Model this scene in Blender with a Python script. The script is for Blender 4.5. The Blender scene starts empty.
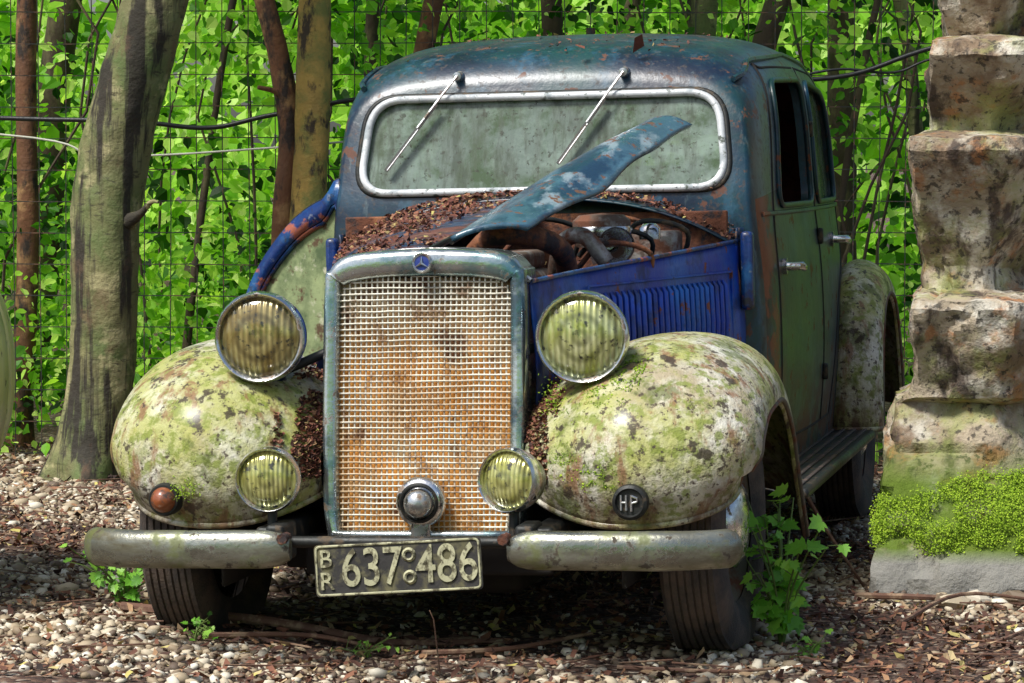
import bpy, bmesh, math, random
import numpy as np
from mathutils import Vector, Matrix, noise
random.seed(7); rng=np.random.default_rng(7)
D=bpy.data; C=bpy.context; scene=C.scene; coll=scene.collection
R=math.radians

# ---------------------------------------------------------------- helpers
def empty(name, loc=(0,0,0), rot=(0,0,0), scale=1):
    e=D.objects.new(name,None); coll.objects.link(e); e.location=loc; e.rotation_euler=rot
    e.scale=(scale,)*3; e.empty_display_size=.2; return e
def finish(ob, mat=None, parent=None, smooth=True, angle=40):
    coll.objects.link(ob)
    if mat: ob.data.materials.append(mat)
    if parent: ob.parent=parent
    me=ob.data
    if smooth and len(me.polygons):
        me.polygons.foreach_set('use_smooth',[True]*len(me.polygons))
        try: me.set_sharp_from_angle(angle=R(angle))
        except Exception: pass
    return ob
def mesh(name, V, F, mat=None, parent=None, smooth=True, angle=40, recalc=False, solid=0, bevel=0):
    me=D.meshes.new(name); me.from_pydata([tuple(v) for v in V],[],[tuple(f) for f in F])
    if recalc:
        bm=bmesh.new(); bm.from_mesh(me); bmesh.ops.recalc_face_normals(bm,faces=bm.faces); bm.to_mesh(me); bm.free()
    me.update(); ob=D.objects.new(name,me)
    finish(ob,mat,parent,smooth,angle)
    if solid:
        m=ob.modifiers.new('s','SOLIDIFY'); m.thickness=abs(solid); m.offset=-1 if solid>0 else 1
    if bevel:
        m=ob.modifiers.new('b','BEVEL'); m.width=bevel; m.segments=3
    return ob
def box(name,c,s,mat,parent=None,bevel=.01,rot=(0,0,0)):
    x,y,z=[k/2 for k in s]
    V=[(-x,-y,-z),(x,-y,-z),(x,y,-z),(-x,y,-z),(-x,-y,z),(x,-y,z),(x,y,z),(-x,y,z)]
    F=[(0,3,2,1),(4,5,6,7),(0,1,5,4),(1,2,6,5),(2,3,7,6),(3,0,4,7)]
    ob=mesh(name,V,F,mat,parent,bevel=bevel); ob.location=c; ob.rotation_euler=rot; return ob
def catmull(P,n):
    P=[np.array(p,float) for p in P]; out=[]
    Q=[2*P[0]-P[1]]+P+[2*P[-1]-P[-2]]
    for i in range(1,len(Q)-2):
        for k in range(n):
            t=k/n; a,b,c,d=Q[i-1:i+3]
            out.append(.5*((2*b)+(-a+c)*t+(2*a-5*b+4*c-d)*t*t+(-a+3*b-3*c+d)*t**3))
    out.append(P[-1]); return out
def tube_data(pts, r, n=8, closed=False, flat=None):
    pts=[Vector(p) for p in pts]; N=len(pts); V=[];F=[]
    rr=r if hasattr(r,'__len__') else [r]*N
    prev=None
    for i,p in enumerate(pts):
        if closed: t=pts[(i+1)%N]-pts[i-1]
        else: t=pts[min(i+1,N-1)]-pts[max(i-1,0)]
        t.normalize()
        if flat: a=t.cross(Vector((0,0,1))).normalized()
        elif prev is None:
            a=t.orthogonal().normalized()
        else:
            a=(prev-t*prev.dot(t)).normalized()
        prev=a; b=t.cross(a)
        for k in range(n):
            th=2*math.pi*k/n; cx,sy=math.cos(th),math.sin(th)
            if flat:
                e=flat[2] if len(flat)>2 else 1
                cx=math.copysign(abs(cx)**e,cx); sy=math.copysign(abs(sy)**e,sy)
                V.append(p+a*cx*flat[0]*rr[i]+b*sy*flat[1]*rr[i])
            else: V.append(p+(a*cx+b*sy)*rr[i])
    M=N if closed else N-1
    for i in range(M):
        for k in range(n):
            j=(i+1)%N
            F.append((i*n+k,i*n+(k+1)%n,j*n+(k+1)%n,j*n+k))
    if not closed:
        F.append(tuple(range(n))[::-1]); F.append(tuple((N-1)*n+k for k in range(n)))
    return V,F
def tube(name,pts,r,mat,parent=None,n=8,closed=False,flat=None):
    V,F=tube_data(pts,r,n,closed,flat); return mesh(name,V,F,mat,parent,angle=50)
def multi(name,parts,mat,parent=None,smooth=True,angle=45):
    V=[];F=[]
    for v,f in parts:
        o=len(V); V+=list(v); F+=[tuple(i+o for i in q) for q in f]
    return mesh(name,V,F,mat,parent,smooth,angle)
def lathe(name,prof,mat,parent,loc=(0,0,0),rot=(0,0,0),axis='y',n=48,post=None):
    V=[];F=[]
    for (r,h) in prof:
        for k in range(n):
            t=2*math.pi*k/n; c,s=math.cos(t)*r,math.sin(t)*r
            V.append((c,h,s) if axis=='y' else ((h,c,s) if axis=='x' else (c,s,h)))
    for i in range(len(prof)-1):
        for k in range(n):
            F.append((i*n+k,i*n+(k+1)%n,(i+1)*n+(k+1)%n,(i+1)*n+k))
    if post: V=[post(v) for v in V]
    ob=mesh(name,V,F,mat,parent,recalc=True,angle=50); ob.location=loc; ob.rotation_euler=rot; return ob
def gridf(name,f,nu,nv,mat,parent,solid=0,angle=50,recalc=True):
    V=[f(i/nu,j/nv) for i in range(nu+1) for j in range(nv+1)]
    F=[(i*(nv+1)+j,(i+1)*(nv+1)+j,(i+1)*(nv+1)+j+1,i*(nv+1)+j+1) for i in range(nu) for j in range(nv)]
    return mesh(name,V,F,mat,parent,recalc=recalc,solid=solid,angle=angle)
def round_poly(P,r,n=6):
    out=[];N=len(P)
    for i in range(N):
        p=Vector(P[i]); a=Vector(P[i-1])-p; b=Vector(P[(i+1)%N])-p
        rr=min(r,a.length*.48,b.length*.48); s=p+a.normalized()*rr; e=p+b.normalized()*rr
        for k in range(n+1):
            t=k/n; out.append(s*(1-t)**2+p*2*t*(1-t)+e*t*t)
    return out
def densify(P,d):
    out=[];N=len(P)
    for i in range(N):
        a=P[i];b=P[(i+1)%N];m=max(1,int((b-a).length/d))
        for k in range(m): out.append(a+(b-a)*k/m)
    return out
def interp(x,K):
    return float(np.interp(x,[k[0] for k in K],[k[1] for k in K]))

def scatter(name,TV,TF,pos,A,B,Cn,mat,parent=None,rnd=None,smooth=False):
    N=len(pos); TV=np.array(TV,float); TF=np.array(TF,int); nv=len(TV); k=TF.shape[1]
    V=pos[:,None,:]+TV[None,:,0:1]*A[:,None,:]+TV[None,:,1:2]*B[:,None,:]+TV[None,:,2:3]*Cn[:,None,:]
    F=(TF[None,:,:]+(np.arange(N)*nv)[:,None,None]).reshape(-1,k)
    me=D.meshes.new(name); me.vertices.add(N*nv); me.vertices.foreach_set('co',V.reshape(-1).astype(np.float32))
    me.loops.add(F.size); me.loops.foreach_set('vertex_index',F.reshape(-1).astype(np.int32))
    me.polygons.add(len(F)); me.polygons.foreach_set('loop_start',(np.arange(len(F))*k).astype(np.int32))
    try: me.polygons.foreach_set('loop_total',np.full(len(F),k,np.int32))
    except Exception: pass
    me.polygons.foreach_set('use_smooth',np.full(len(F),smooth))
    me.update(calc_edges=True); me.validate()
    if rnd is None: rnd=rng.random(N)
    at=me.attributes.new('rnd','FLOAT','POINT'); at.data.foreach_set('value',np.repeat(rnd,nv).astype(np.float32))
    ob=D.objects.new(name,me); coll.objects.link(ob); me.materials.append(mat)
    if parent: ob.parent=parent
    return ob
def frames(n,size,asp=(1,1,1),down=None):
    n=n/np.linalg.norm(n,axis=1,keepdims=True)
    t=rng.normal(size=n.shape)
    if down is not None: t=t*.8+np.array(down)
    t-=n*(t*n).sum(1,keepdims=True); t/=np.linalg.norm(t,axis=1,keepdims=True)
    a=np.cross(t,n); s=size[:,None]
    return a*s*asp[0],t*s*asp[1],n*s*asp[2]
LEAF_V=[(0,0,0),(-.30,.22,.07),(-.34,.55,.08),(-.12,.85,.03),(0,1.05,-.05),(.12,.85,.03),(.34,.55,.08),(.30,.22,.07),(0,.5,-.02)]
LEAF_F=[(0,8,2,1),(8,4,3,2),(8,6,5,4),(0,7,6,8)]
CHIP_V=[(-.5,-.3,0),(.1,-.45,.08),(.55,.1,0),(-.1,.5,.1)]; CHIP_F=[(0,1,2,3)]
_l=[(0,0),(.18,-.04),(.42,.02),(.30,.16),(.50,.30),(.34,.38),(.40,.62),(.20,.60),(.10,.82),(0,1.0)]
LOB=[(x,y,.12*abs(x)) for x,y in _l]+[(-x,y,.12*abs(x)) for x,y in _l[::-1][1:-1]]
LOB_V=[(0,.35,-.02)]+LOB; LOB_F=[(0,1+i,1+(i+1)%len(LOB)) for i in range(len(LOB))]
bm=bmesh.new(); bmesh.ops.create_icosphere(bm,subdivisions=1,radius=1)
ICO_V=[tuple(v.co) for v in bm.verts]; ICO_F=[tuple(v.index for v in f.verts) for f in bm.faces]; bm.free()

# ---------------------------------------------------------------- materials
def newmat(name):
    m=D.materials.new(name); m.use_nodes=True; return m,m.node_tree,m.node_tree.nodes['Principled BSDF']
def N(nt,t,**kw):
    n=nt.nodes.new(t)
    for k,v in kw.items(): setattr(n,k,v)
    return n
def mixc(nt,fac,a,b,mode='MIX'):
    n=N(nt,'ShaderNodeMixRGB',blend_type=mode)
    for i,x in enumerate((fac,a,b)):
        if hasattr(x,'is_linked') or hasattr(x,'links'): nt.links.new(x,n.inputs[i])
        else: n.inputs[i].default_value=x if i==0 else ((*x,1) if hasattr(x,'__len__') else (x,x,x,1))
    return n.outputs[0]
def mrange(nt,x,lo,hi,a=0,b=1):
    n=N(nt,'ShaderNodeMapRange'); nt.links.new(x,n.inputs[0])
    for i,v in zip((1,2,3,4),(lo,hi,a,b)): n.inputs[i].default_value=v
    return n.outputs[0]
def mul(nt,a,b,op='MULTIPLY'):
    n=N(nt,'ShaderNodeMath',operation=op)
    for i,x in enumerate((a,b)):
        if isinstance(x,(int,float)): n.inputs[i].default_value=x
        else: nt.links.new(x,n.inputs[i])
    return n.outputs[0]
def ntex(nt,s,st=(1,1,1),det=8,rough=.62,off=0,dist=0):
    tc=N(nt,'ShaderNodeTexCoord'); mp=N(nt,'ShaderNodeMapping'); mp.inputs['Scale'].default_value=st
    mp.inputs['Location'].default_value=(off,off*.7,off*1.3)
    nt.links.new(tc.outputs['Object'],mp.inputs[0]); n=N(nt,'ShaderNodeTexNoise')
    n.inputs['Scale'].default_value=s; n.inputs['Detail'].default_value=min(det,6); n.inputs['Roughness'].default_value=rough
    n.inputs['Distortion'].default_value=dist
    nt.links.new(mp.outputs[0],n.inputs[0]); return n.outputs[0]
def objz(nt,ax=2):
    tc=N(nt,'ShaderNodeTexCoord'); s=N(nt,'ShaderNodeSeparateXYZ'); nt.links.new(tc.outputs['Object'],s.inputs[0]); return s.outputs[ax]
def layered(name,base,layers=(),rough=.5,metal=0.,bump=(60,.15),coat=0.,spec=.5,coatr=.15):
    m,nt,b=newmat(name); col=None; rs=None; ms=None
    n0=ntex(nt,7,off=3.1)
    col=mixc(nt,mrange(nt,n0,.3,.7),tuple(c*.75 for c in base),tuple(min(1,c*1.2) for c in base))
    rs=mixc(nt,mrange(nt,n0,.3,.7),rough*.8,min(1,rough*1.25)); ms=mixc(nt,0.,metal,metal)
    for i,L in enumerate(layers):
        f=mrange(nt,ntex(nt,L['s'],L.get('st',(1,1,1)),L.get('det',9),L.get('rg',.65),off=i*5.3+L.get('off',0),dist=L.get('dist',0)),L['lo'],L['hi'])
        if 'up' in L:
            g=N(nt,'ShaderNodeNewGeometry'); s=N(nt,'ShaderNodeSeparateXYZ'); nt.links.new(g.outputs['Normal'],s.inputs[0])
            f=mul(nt,f,mrange(nt,s.outputs[2],*L['up']))
        if 'z' in L: f=mul(nt,f,mrange(nt,objz(nt),*L['z']))
        if 'y' in L: f=mul(nt,f,mrange(nt,objz(nt,1),*L['y']))
        if 'a' in L: f=mul(nt,f,L['a'])
        col=mixc(nt,f,col,L['c'])
        rs=mixc(nt,f,rs,L.get('r',.8)); ms=mixc(nt,f,ms,L.get('m',0.))
    nt.links.new(col,b.inputs['Base Color']); nt.links.new(rs,b.inputs['Roughness']); nt.links.new(ms,b.inputs['Metallic'])
    b.inputs['Coat Weight'].default_value=coat; b.inputs['Coat Roughness'].default_value=coatr
    b.inputs['Specular IOR Level'].default_value=spec
    if bump:
        bp=N(nt,'ShaderNodeBump'); bp.inputs['Strength'].default_value=bump[1]; bp.inputs['Distance'].default_value=.01
        nt.links.new(ntex(nt,bump[0],det=4),bp.inputs['Height']); nt.links.new(bp.outputs[0],b.inputs['Normal'])
    return m
def rndmat(name,stops,rough=.7,trans=0,coat=0,noise_s=None,tint=1.0,spec=.5):
    m,nt,b=newmat(name); a=N(nt,'ShaderNodeAttribute',attribute_name='rnd'); cr=N(nt,'ShaderNodeValToRGB')
    nt.links.new(a.outputs['Fac'],cr.inputs[0]); el=cr.color_ramp.elements
    while len(el)<len(stops): el.new(.5)
    for e,(p,c) in zip(el,stops): e.position=p; e.color=(*c,1)
    col=cr.outputs[0]
    nt.links.new(col,b.inputs['Base Color']); b.inputs['Roughness'].default_value=rough; b.inputs['Specular IOR Level'].default_value=spec
    if trans:
        t=N(nt,'ShaderNodeBsdfTranslucent'); mx=N(nt,'ShaderNodeMixShader'); mx.inputs[0].default_value=trans
        c2=mixc(nt,1.0,col,(1.15*tint,1.25*tint,.55*tint),'MULTIPLY'); nt.links.new(c2,t.inputs[0])
        nt.links.new(b.outputs[0],mx.inputs[1]); nt.links.new(t.outputs[0],mx.inputs[2])
        nt.links.new(mx.outputs[0],nt.nodes['Material Output'].inputs[0])
    return m
RUST=(.13,.04,.015)
M={}
M['roof']=layered('aged_navy_teal_paint',(.004,.034,.062),[
  dict(c=(.008,.065,.040),s=2.5,lo=.45,hi=.7,r=.35,a=.75),
  dict(c=(.002,.008,.026),s=4,lo=.46,hi=.58,r=.35,a=.85,off=3),
  dict(c=(.03,.12,.20),s=12,st=(1,1,.6),lo=.56,hi=.68,r=.5,a=.5),
  dict(c=(.16,.22,.22),s=26,st=(1,1,.25),lo=.60,hi=.72,r=.6,a=.4),
  dict(c=(.13,.05,.025),s=15,lo=.60,hi=.63,r=.9,a=.9),
  dict(c=(.05,.035,.025),s=50,lo=.55,hi=.64,r=.8,a=.6),
  dict(c=(.10,.055,.035),s=17,lo=.50,hi=.58,up=(.96,.998),r=.95,a=.45)],rough=.38,coat=.35,coatr=.28,bump=(40,.16))
M['door']=layered('aged_green_paint',(.004,.034,.034),[
  dict(c=(.006,.05,.10),s=4,lo=.48,hi=.64,r=.4,a=.8),
  dict(c=(.002,.010,.018),s=6,lo=.46,hi=.58,r=.4,a=.8,off=8),
  dict(c=(.06,.10,.06),s=24,st=(1,1,.15),lo=.60,hi=.75,r=.8,a=.4),
  dict(c=(.12,.06,.03),s=10,lo=.42,hi=.56,z=(.62,.42),r=.9),
  dict(c=(.21,.08,.04),s=9,lo=.46,hi=.53,y=(1.38,1.22),r=.9,a=.9),
  dict(c=RUST,s=13,lo=.61,hi=.64,r=.9)],rough=.42,coat=.25,coatr=.2,spec=.35,bump=(40,.15))
M['blue']=layered('blue_paint',(.006,.045,.38),[
  dict(c=(.01,.14,.48),s=4,lo=.45,hi=.65,r=.4,a=.7),
  dict(c=(.008,.02,.09),s=9,lo=.52,hi=.64,r=.6,a=.8),
  dict(c=(.008,.015,.05),s=5,lo=.35,hi=.55,y=(.25,-.05),r=.6,a=.9),
  dict(c=(.20,.06,.03),s=12,lo=.60,hi=.64,r=.9),
  dict(c=(.08,.05,.04),s=25,st=(1,1,.3),lo=.58,hi=.70,r=.9,a=.6)],rough=.42,coat=.2,bump=(50,.25))
M['navy']=layered('navy_paint',(.004,.028,.14),[
  dict(c=(.015,.11,.28),s=7,lo=.5,hi=.6,r=.35,a=.7),
  dict(c=(.32,.09,.05),s=8,lo=.54,hi=.58,r=.9),
  dict(c=(.02,.02,.03),s=15,lo=.53,hi=.60,r=.7),
  dict(c=(.25,.28,.3),s=20,lo=.60,hi=.66,r=.7,a=.6)],rough=.35,coat=.3,bump=(40,.3))
M['lid']=layered('faded_blue_paint',(.05,.12,.17),[
  dict(c=(.006,.03,.07),s=6,st=(1,.5,1),lo=.48,hi=.56,r=.35,a=.85),
  dict(c=(.30,.38,.42),s=14,st=(1,.4,1),lo=.54,hi=.64,r=.5,a=.7),
  dict(c=(.14,.06,.03),s=26,lo=.57,hi=.62,r=.9)],rough=.3,coat=.35,bump=(40,.3))
M['fender']=layered('cream_paint_with_algae',(.58,.55,.43),[
  dict(c=(.74,.72,.62),s=9,lo=.48,hi=.60,r=.45,a=.85,off=11),
  dict(c=(.34,.27,.15),s=5,lo=.49,hi=.62,r=.6,a=.8),
  dict(c=(.36,.38,.05),s=4,lo=.42,hi=.58,r=.8,a=.75,off=9),
  dict(c=(.18,.23,.02),s=28,lo=.50,hi=.59,r=.85,a=.8,off=2),
  dict(c=(.10,.13,.02),s=8,lo=.55,hi=.62,r=.9,a=.75,off=6),
  dict(c=(.24,.12,.055),s=18,st=(1,1,.30),lo=.54,hi=.63,r=.8,a=.85,off=4),
  dict(c=(.06,.04,.028),s=55,lo=.57,hi=.63,r=.9,a=.9,off=7),
  dict(c=(.045,.03,.02),s=15,lo=.59,hi=.63,r=.9,a=.9,off=14),
  dict(c=(.12,.07,.04),s=10,st=(1.5,1.5,.5),lo=.38,hi=.6,z=(.50,.36),r=.95)],rough=.38,bump=(90,.55),spec=.45,coat=.25,coatr=.2)
M['lip']=layered('dark_fender_edge',(.12,.10,.07),[dict(c=RUST,s=14,lo=.5,hi=.6)],rough=.8)
M['palegreen']=layered('pale_green_paint',(.70,.68,.20),[dict(c=(.74,.70,.36),s=5,lo=.45,hi=.6,a=.8),dict(c=(.2,.2,.08),s=20,lo=.60,hi=.66)],rough=.4,coat=.2)
M['chrome']=layered('dull_chrome',(.70,.72,.72),[
  dict(c=(.30,.33,.33),s=9,lo=.5,hi=.62,r=.45,m=.8,a=.7),
  dict(c=(.16,.09,.04),s=26,lo=.56,hi=.64,r=.9,a=.85)],rough=.16,metal=1,bump=(50,.1))
M['bumper']=layered('mouldy_chrome_bumper',(.30,.31,.26),[
  dict(c=(.10,.085,.04),s=5,st=(.5,1,2.5),lo=.42,hi=.58,r=.5,m=.4,a=.85),
  dict(c=(.40,.42,.36),s=9,st=(.4,1,1.5),lo=.54,hi=.66,r=.3,m=.8,a=.6),
  dict(c=(.12,.14,.03),s=9,lo=.52,hi=.62,r=.7,m=.2,a=.75),
  dict(c=(.05,.035,.022),s=34,lo=.58,hi=.64,r=.9,a=.9)],rough=.24,metal=.9,bump=(60,.15))
M['shell']=layered('grille_shell_painted_reflections',(.52,.57,.56),[
  dict(c=(.02,.06,.09),s=4,lo=.50,hi=.58,r=.2,m=.7,a=.85),  # dark blue and teal patches: reflections painted into the silver
  dict(c=(.10,.24,.26),s=7,lo=.5,hi=.6,r=.25,m=.8,a=.7,off=5),
  dict(c=(.12,.07,.03),s=26,lo=.58,hi=.64,r=.9,a=.85)],rough=.16,metal=.92,bump=(50,.12))
M['grid']=layered('grille_wire',(.64,.62,.52),[
  dict(c=(.50,.30,.11),s=5,lo=.42,hi=.56,r=.8,z=(.84,.66),a=.7),
  dict(c=(.22,.12,.06),s=18,lo=.55,hi=.63,r=.8,a=.8)],rough=.4,metal=.3)
M['rustcore']=layered('rusty_radiator_core',(.24,.17,.09),[
  dict(c=(.50,.40,.24),s=8,lo=.47,hi=.6,r=.8,a=.6),
  dict(c=(.80,.36,.07),s=3.5,lo=.36,hi=.52,r=.95,z=(.90,.70)),
  dict(c=(.55,.38,.18),s=12,lo=.52,hi=.6,r=.9,a=.6,z=(.9,.5)),
  dict(c=(.12,.045,.02),s=8,lo=.54,hi=.62,r=.95,a=.9)],rough=.9)
M['rust']=layered('rust',(.13,.045,.022),[dict(c=(.26,.10,.04),s=12,lo=.5,hi=.62),dict(c=(.03,.02,.02),s=20,lo=.50,hi=.60)],rough=.9,bump=(70,.5))
M['rusthood']=layered('rusty_bonnet',(.13,.05,.035),[dict(c=(.012,.04,.10),s=6,lo=.46,hi=.54,r=.35),dict(c=(.26,.15,.09),s=16,lo=.55,hi=.63),dict(c=(.04,.025,.02),s=26,lo=.52,hi=.62)],rough=.9,bump=(70,.5))
M['black']=layered('dark_underside',(.012,.010,.009),[],rough=.9)
M['rubber']=layered('tyre_rubber',(.04,.035,.032),[dict(c=(.16,.11,.08),s=9,lo=.44,hi=.64,r=.95,a=.6)],rough=.85,bump=(120,.4))
M['frame']=layered('windscreen_frame',(.62,.65,.66),[dict(c=(.34,.38,.40),s=15,lo=.52,hi=.62),dict(c=(.10,.12,.10),s=34,lo=.57,hi=.65)],rough=.45,metal=.1)
M['engine']=layered('engine_metal',(.12,.085,.065),[dict(c=(.34,.32,.29),s=9,lo=.5,hi=.6,m=.5,r=.5),dict(c=(.16,.06,.03),s=15,lo=.48,hi=.6)],rough=.6,metal=.2,bump=(60,.4))
M['seat']=layered('red_brown_leather',(.13,.035,.025),[dict(c=(.05,.03,.03),s=9,lo=.5,hi=.6)],rough=.7)
M['doorcard']=layered('faded_door_lining',(.28,.34,.16),[dict(c=(.08,.12,.05),s=6,lo=.45,hi=.60),dict(c=(.5,.5,.35),s=14,lo=.56,hi=.64),dict(c=(.1,.06,.03),s=20,lo=.54,hi=.62)],rough=.8)
M['plate']=layered('number_plate_dark',(.03,.028,.026),[dict(c=(.13,.12,.06),s=14,lo=.5,hi=.62)],rough=.6)
M['letters']=layered('number_plate_letters',(.46,.45,.28),[dict(c=(.10,.09,.05),s=40,lo=.48,hi=.58)],rough=.6)
M['amber']=layered('amber_reflector',(.26,.07,.02),[dict(c=(.05,.03,.02),s=30,lo=.5,hi=.6)],rough=.3,coat=.5)
M['badgeblue']=layered('blue_enamel',(.01,.03,.22),[],rough=.3,coat=.6)
M['darkmetal']=layered('dark_metal',(.03,.032,.03),[dict(c=(.10,.07,.04),s=20,lo=.55,hi=.65)],rough=.5,metal=.5)

def glassmat(name,base,dirt,alpha,coat=.3):
    m,nt,b=newmat(name)
    f1=mrange(nt,ntex(nt,3.2,(1.6,1,1),det=8,rough=.72,dist=.6),.43,.58); f2=mrange(nt,ntex(nt,14,(1.8,1,.28),det=6,rough=.7),.46,.62)
    f3=mrange(nt,ntex(nt,6,(1,1,1.2),off=4,rough=.7),.48,.62); f4=mrange(nt,ntex(nt,60,off=9),.57,.65)
    col=mixc(nt,f1,base,dirt); col=mixc(nt,mul(nt,f3,.6),col,tuple(min(1,c*1.7) for c in base)); col=mixc(nt,mul(nt,f2,.65),col,tuple(c*.4 for c in dirt))
    col=mixc(nt,mul(nt,f4,.8),col,(.04,.045,.025))
    nt.links.new(col,b.inputs['Base Color'])
    nt.links.new(mrange(nt,f2,0,1,.2,.6),b.inputs['Roughness']); b.inputs['Specular IOR Level'].default_value=.4
    b.inputs['Coat Weight'].default_value=coat; b.inputs['Coat Roughness'].default_value=.06
    al=mul(nt,f1,.15,'MULTIPLY'); al=mul(nt,al,alpha,'ADD'); nt.links.new(al,b.inputs['Alpha'])
    return m
M['screen']=glassmat('dirty_windscreen_glass',(.19,.25,.21),(.06,.10,.045),.78)
M['sideglass']=glassmat('dirty_side_glass',(.12,.20,.09),(.06,.09,.05),.6)
def lensmat(name,a,bc,rib):
    m,nt,b=newmat(name); tc=N(nt,'ShaderNodeTexCoord')
    w=N(nt,'ShaderNodeTexWave',bands_direction='X'); w.inputs['Scale'].default_value=rib; w.inputs['Distortion'].default_value=.3
    nt.links.new(tc.outputs['Object'],w.inputs[0])
    g=N(nt,'ShaderNodeTexWave',wave_type='RINGS',rings_direction='Y'); g.inputs['Scale'].default_value=9; g.inputs['Distortion'].default_value=1.5
    nt.links.new(tc.outputs['Object'],g.inputs[0])
    col=mixc(nt,mrange(nt,ntex(nt,12,dist=.5),.40,.60),a,bc)
    col=mixc(nt,mul(nt,mrange(nt,g.outputs['Fac'],.4,1),.6),col,tuple(x*.25 for x in a))
    col=mixc(nt,mul(nt,mrange(nt,w.outputs['Fac'],.3,1),.4),col,tuple(x*.3 for x in a))
    col=mixc(nt,mrange(nt,ntex(nt,45,off=3),.55,.64),col,(.05,.05,.03))
    nt.links.new(col,b.inputs['Base Color']); b.inputs['Roughness'].default_value=.2
    b.inputs['Coat Weight'].default_value=1; b.inputs['Coat Roughness'].default_value=.03; b.inputs['Metallic'].default_value=.35
    bp=N(nt,'ShaderNodeBump'); bp.inputs['Strength'].default_value=.5; bp.inputs['Distance'].default_value=.004
    nt.links.new(w.outputs['Fac'],bp.inputs['Height']); nt.links.new(bp.outputs[0],b.inputs['Normal'])
    return m
M['lensA']=lensmat('headlamp_glass_amber',(.24,.17,.04),(.46,.41,.17),22)
M['lensB']=lensmat('headlamp_glass_olive',(.36,.40,.08),(.66,.68,.38),22)
M['lensC']=lensmat('foglamp_glass',(.42,.42,.08),(.64,.64,.26),30)

# ================================================================= CAR
car=empty('vintage_car',(-.13,8.03,-.014),(0,-.022,R(-12)))
def hoodhw(v): return interp(v,[(-.3,.247),(0,.31),(.5,.44),(1.12,.585)])
def hoodzc(v): return interp(v,[(-.3,1.0),(.3,1.05),(1.12,1.12)])
def hoodze(v): return interp(v,[(-.3,.925),(1.12,.985)])
def hoodz(s,v): return hoodze(v)+(hoodzc(v)-hoodze(v))*(1-abs(s)**2.6)

# ---- cabin
SEC=[(0,1.0),(.22,.997),(.43,.983),(.56,.950),(.628,.888),(.655,.79),(.672,.60),(.694,.42),(.697,.21),(.675,0)]
SECd=catmull(SEC,5)
HK=[(1.12,1.525),(1.2,1.54),(1.4,1.57),(1.8,1.602),(2.2,1.605),(2.6,1.58),(2.95,1.49),(3.2,1.36),(3.45,1.18),(3.65,.98),(3.78,.8)]
WK=[(1.12,.925),(1.3,.95),(1.6,.985),(2.0,1.0),(2.7,.985),(3.1,.92),(3.4,.82),(3.65,.62),(3.78,.4)]
HKs=catmull(HK,6); WKs=catmull(WK,6)
def Hh(v): return interp(v,HKs)
def Ww(v): return interp(v,WKs)
def lean(v,z): return .30*max(0,z-1.08)*max(0,1-(v-1.12)/.6)
def cab_pt(v,j):
    fu,fz=SECd[j]; H=Hh(v); z=.33+(H-.33)*fz; u=fu*Ww(v)
    f=max(0,1-(v-1.12)/.14); g=1-math.sqrt(max(0,1-f*f))
    z-=.085*g*max(0,min(1,(fz-.80)/.2)); u*=1-.045*g
    return u,v+lean(v,z),z
def side_u(v,z):
    vp=v-lean(v,z); a=[cab_pt(vp,j) for j in range(10,len(SECd))]
    return float(np.interp(-z,[-p[2] for p in a],[p[0] for p in a]))
def roofz(u,v):
    a=[cab_pt(v,j) for j in range(0,30)]; return float(np.interp(abs(u),[p[0] for p in a],[p[2] for p in a]))
vs=[1.12,1.124,1.135,1.155,1.18,1.22,1.26]+list(np.linspace(1.32,3.7,38))+[3.74,3.78]
nj=len(SECd); V=[];F=[]
def idx(i,j,side):
    base=i*(2*nj-1)
    return base if j==0 else (base+j if side==0 else base+nj-1+j)
for v in vs:
    P=[cab_pt(v,j) for j in range(nj)]
    V+=P+[(-p[0],p[1],p[2]) for p in P[1:]]
for i in range(len(vs)-1):
    for sd in (0,1):
        for j in range(nj-1): F.append((idx(i,j,sd),idx(i+1,j,sd),idx(i+1,j+1,sd),idx(i,j+1,sd)))
    F.append((idx(i,nj-1,0),idx(i+1,nj-1,0),idx(i+1,nj-1,1),idx(i,nj-1,1)))
for i in (0,len(vs)-1):
    F.append((idx(i,0,0),idx(i,1,0),idx(i,1,1)))
    for j in range(1,nj-1): F.append((idx(i,j,0),idx(i,j+1,0),idx(i,j+1,1),idx(i,j,1)))
cab=mesh('cabin_shell',V,F,M['roof'],None,recalc=True)
sm=cab.modifiers.new('s','SOLIDIFY'); sm.thickness=.028; sm.offset=-1
cab.data.materials.append(M['seat']); sm.material_offset=1
WS=round_poly([(-.535,1.135),(.535,1.135),(.505,1.405),(-.505,1.405)],.09,8)
SW1=round_poly([(1.40,1.075),(1.99,1.075),(1.99,1.45),(1.50,1.44)],.06,6)
SW2=round_poly([(2.12,1.075),(2.74,1.075),(2.66,1.42),(2.12,1.45)],.07,6)
RW=round_poly([(-.28,1.12),(.28,1.12),(.25,1.30),(-.25,1.30)],.06,6)
def prism(P,axis,a,b):
    n=len(P); V=[];
    for h in (a,b):
        for p in P: V.append((p[0],h,p[1]) if axis=='y' else (h,p[0],p[1]))
    F=[tuple(range(n)),tuple(range(n,2*n))[::-1]]+[(i,(i+1)%n,n+(i+1)%n,n+i) for i in range(n)]
    return mesh('cutter',V,F,None,None,recalc=True,smooth=False)
cut=[prism(WS,'y',.9,1.5),prism(SW1,'x',-1,1),prism(SW2,'x',-1,1),prism(RW,'y',3.0,4.0)]
for c in cut:
    b=cab.modifiers.new('b','BOOLEAN'); b.operation='DIFFERENCE'; b.object=c; b.solver='EXACT'
C.view_layer.update()
dg=C.evaluated_depsgraph_get(); nm=D.meshes.new_from_object(cab.evaluated_get(dg))
cab.modifiers.clear(); mi=[p.material_index for p in nm.polygons]; cab.data=nm
for c in cut: D.objects.remove(c)
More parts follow.
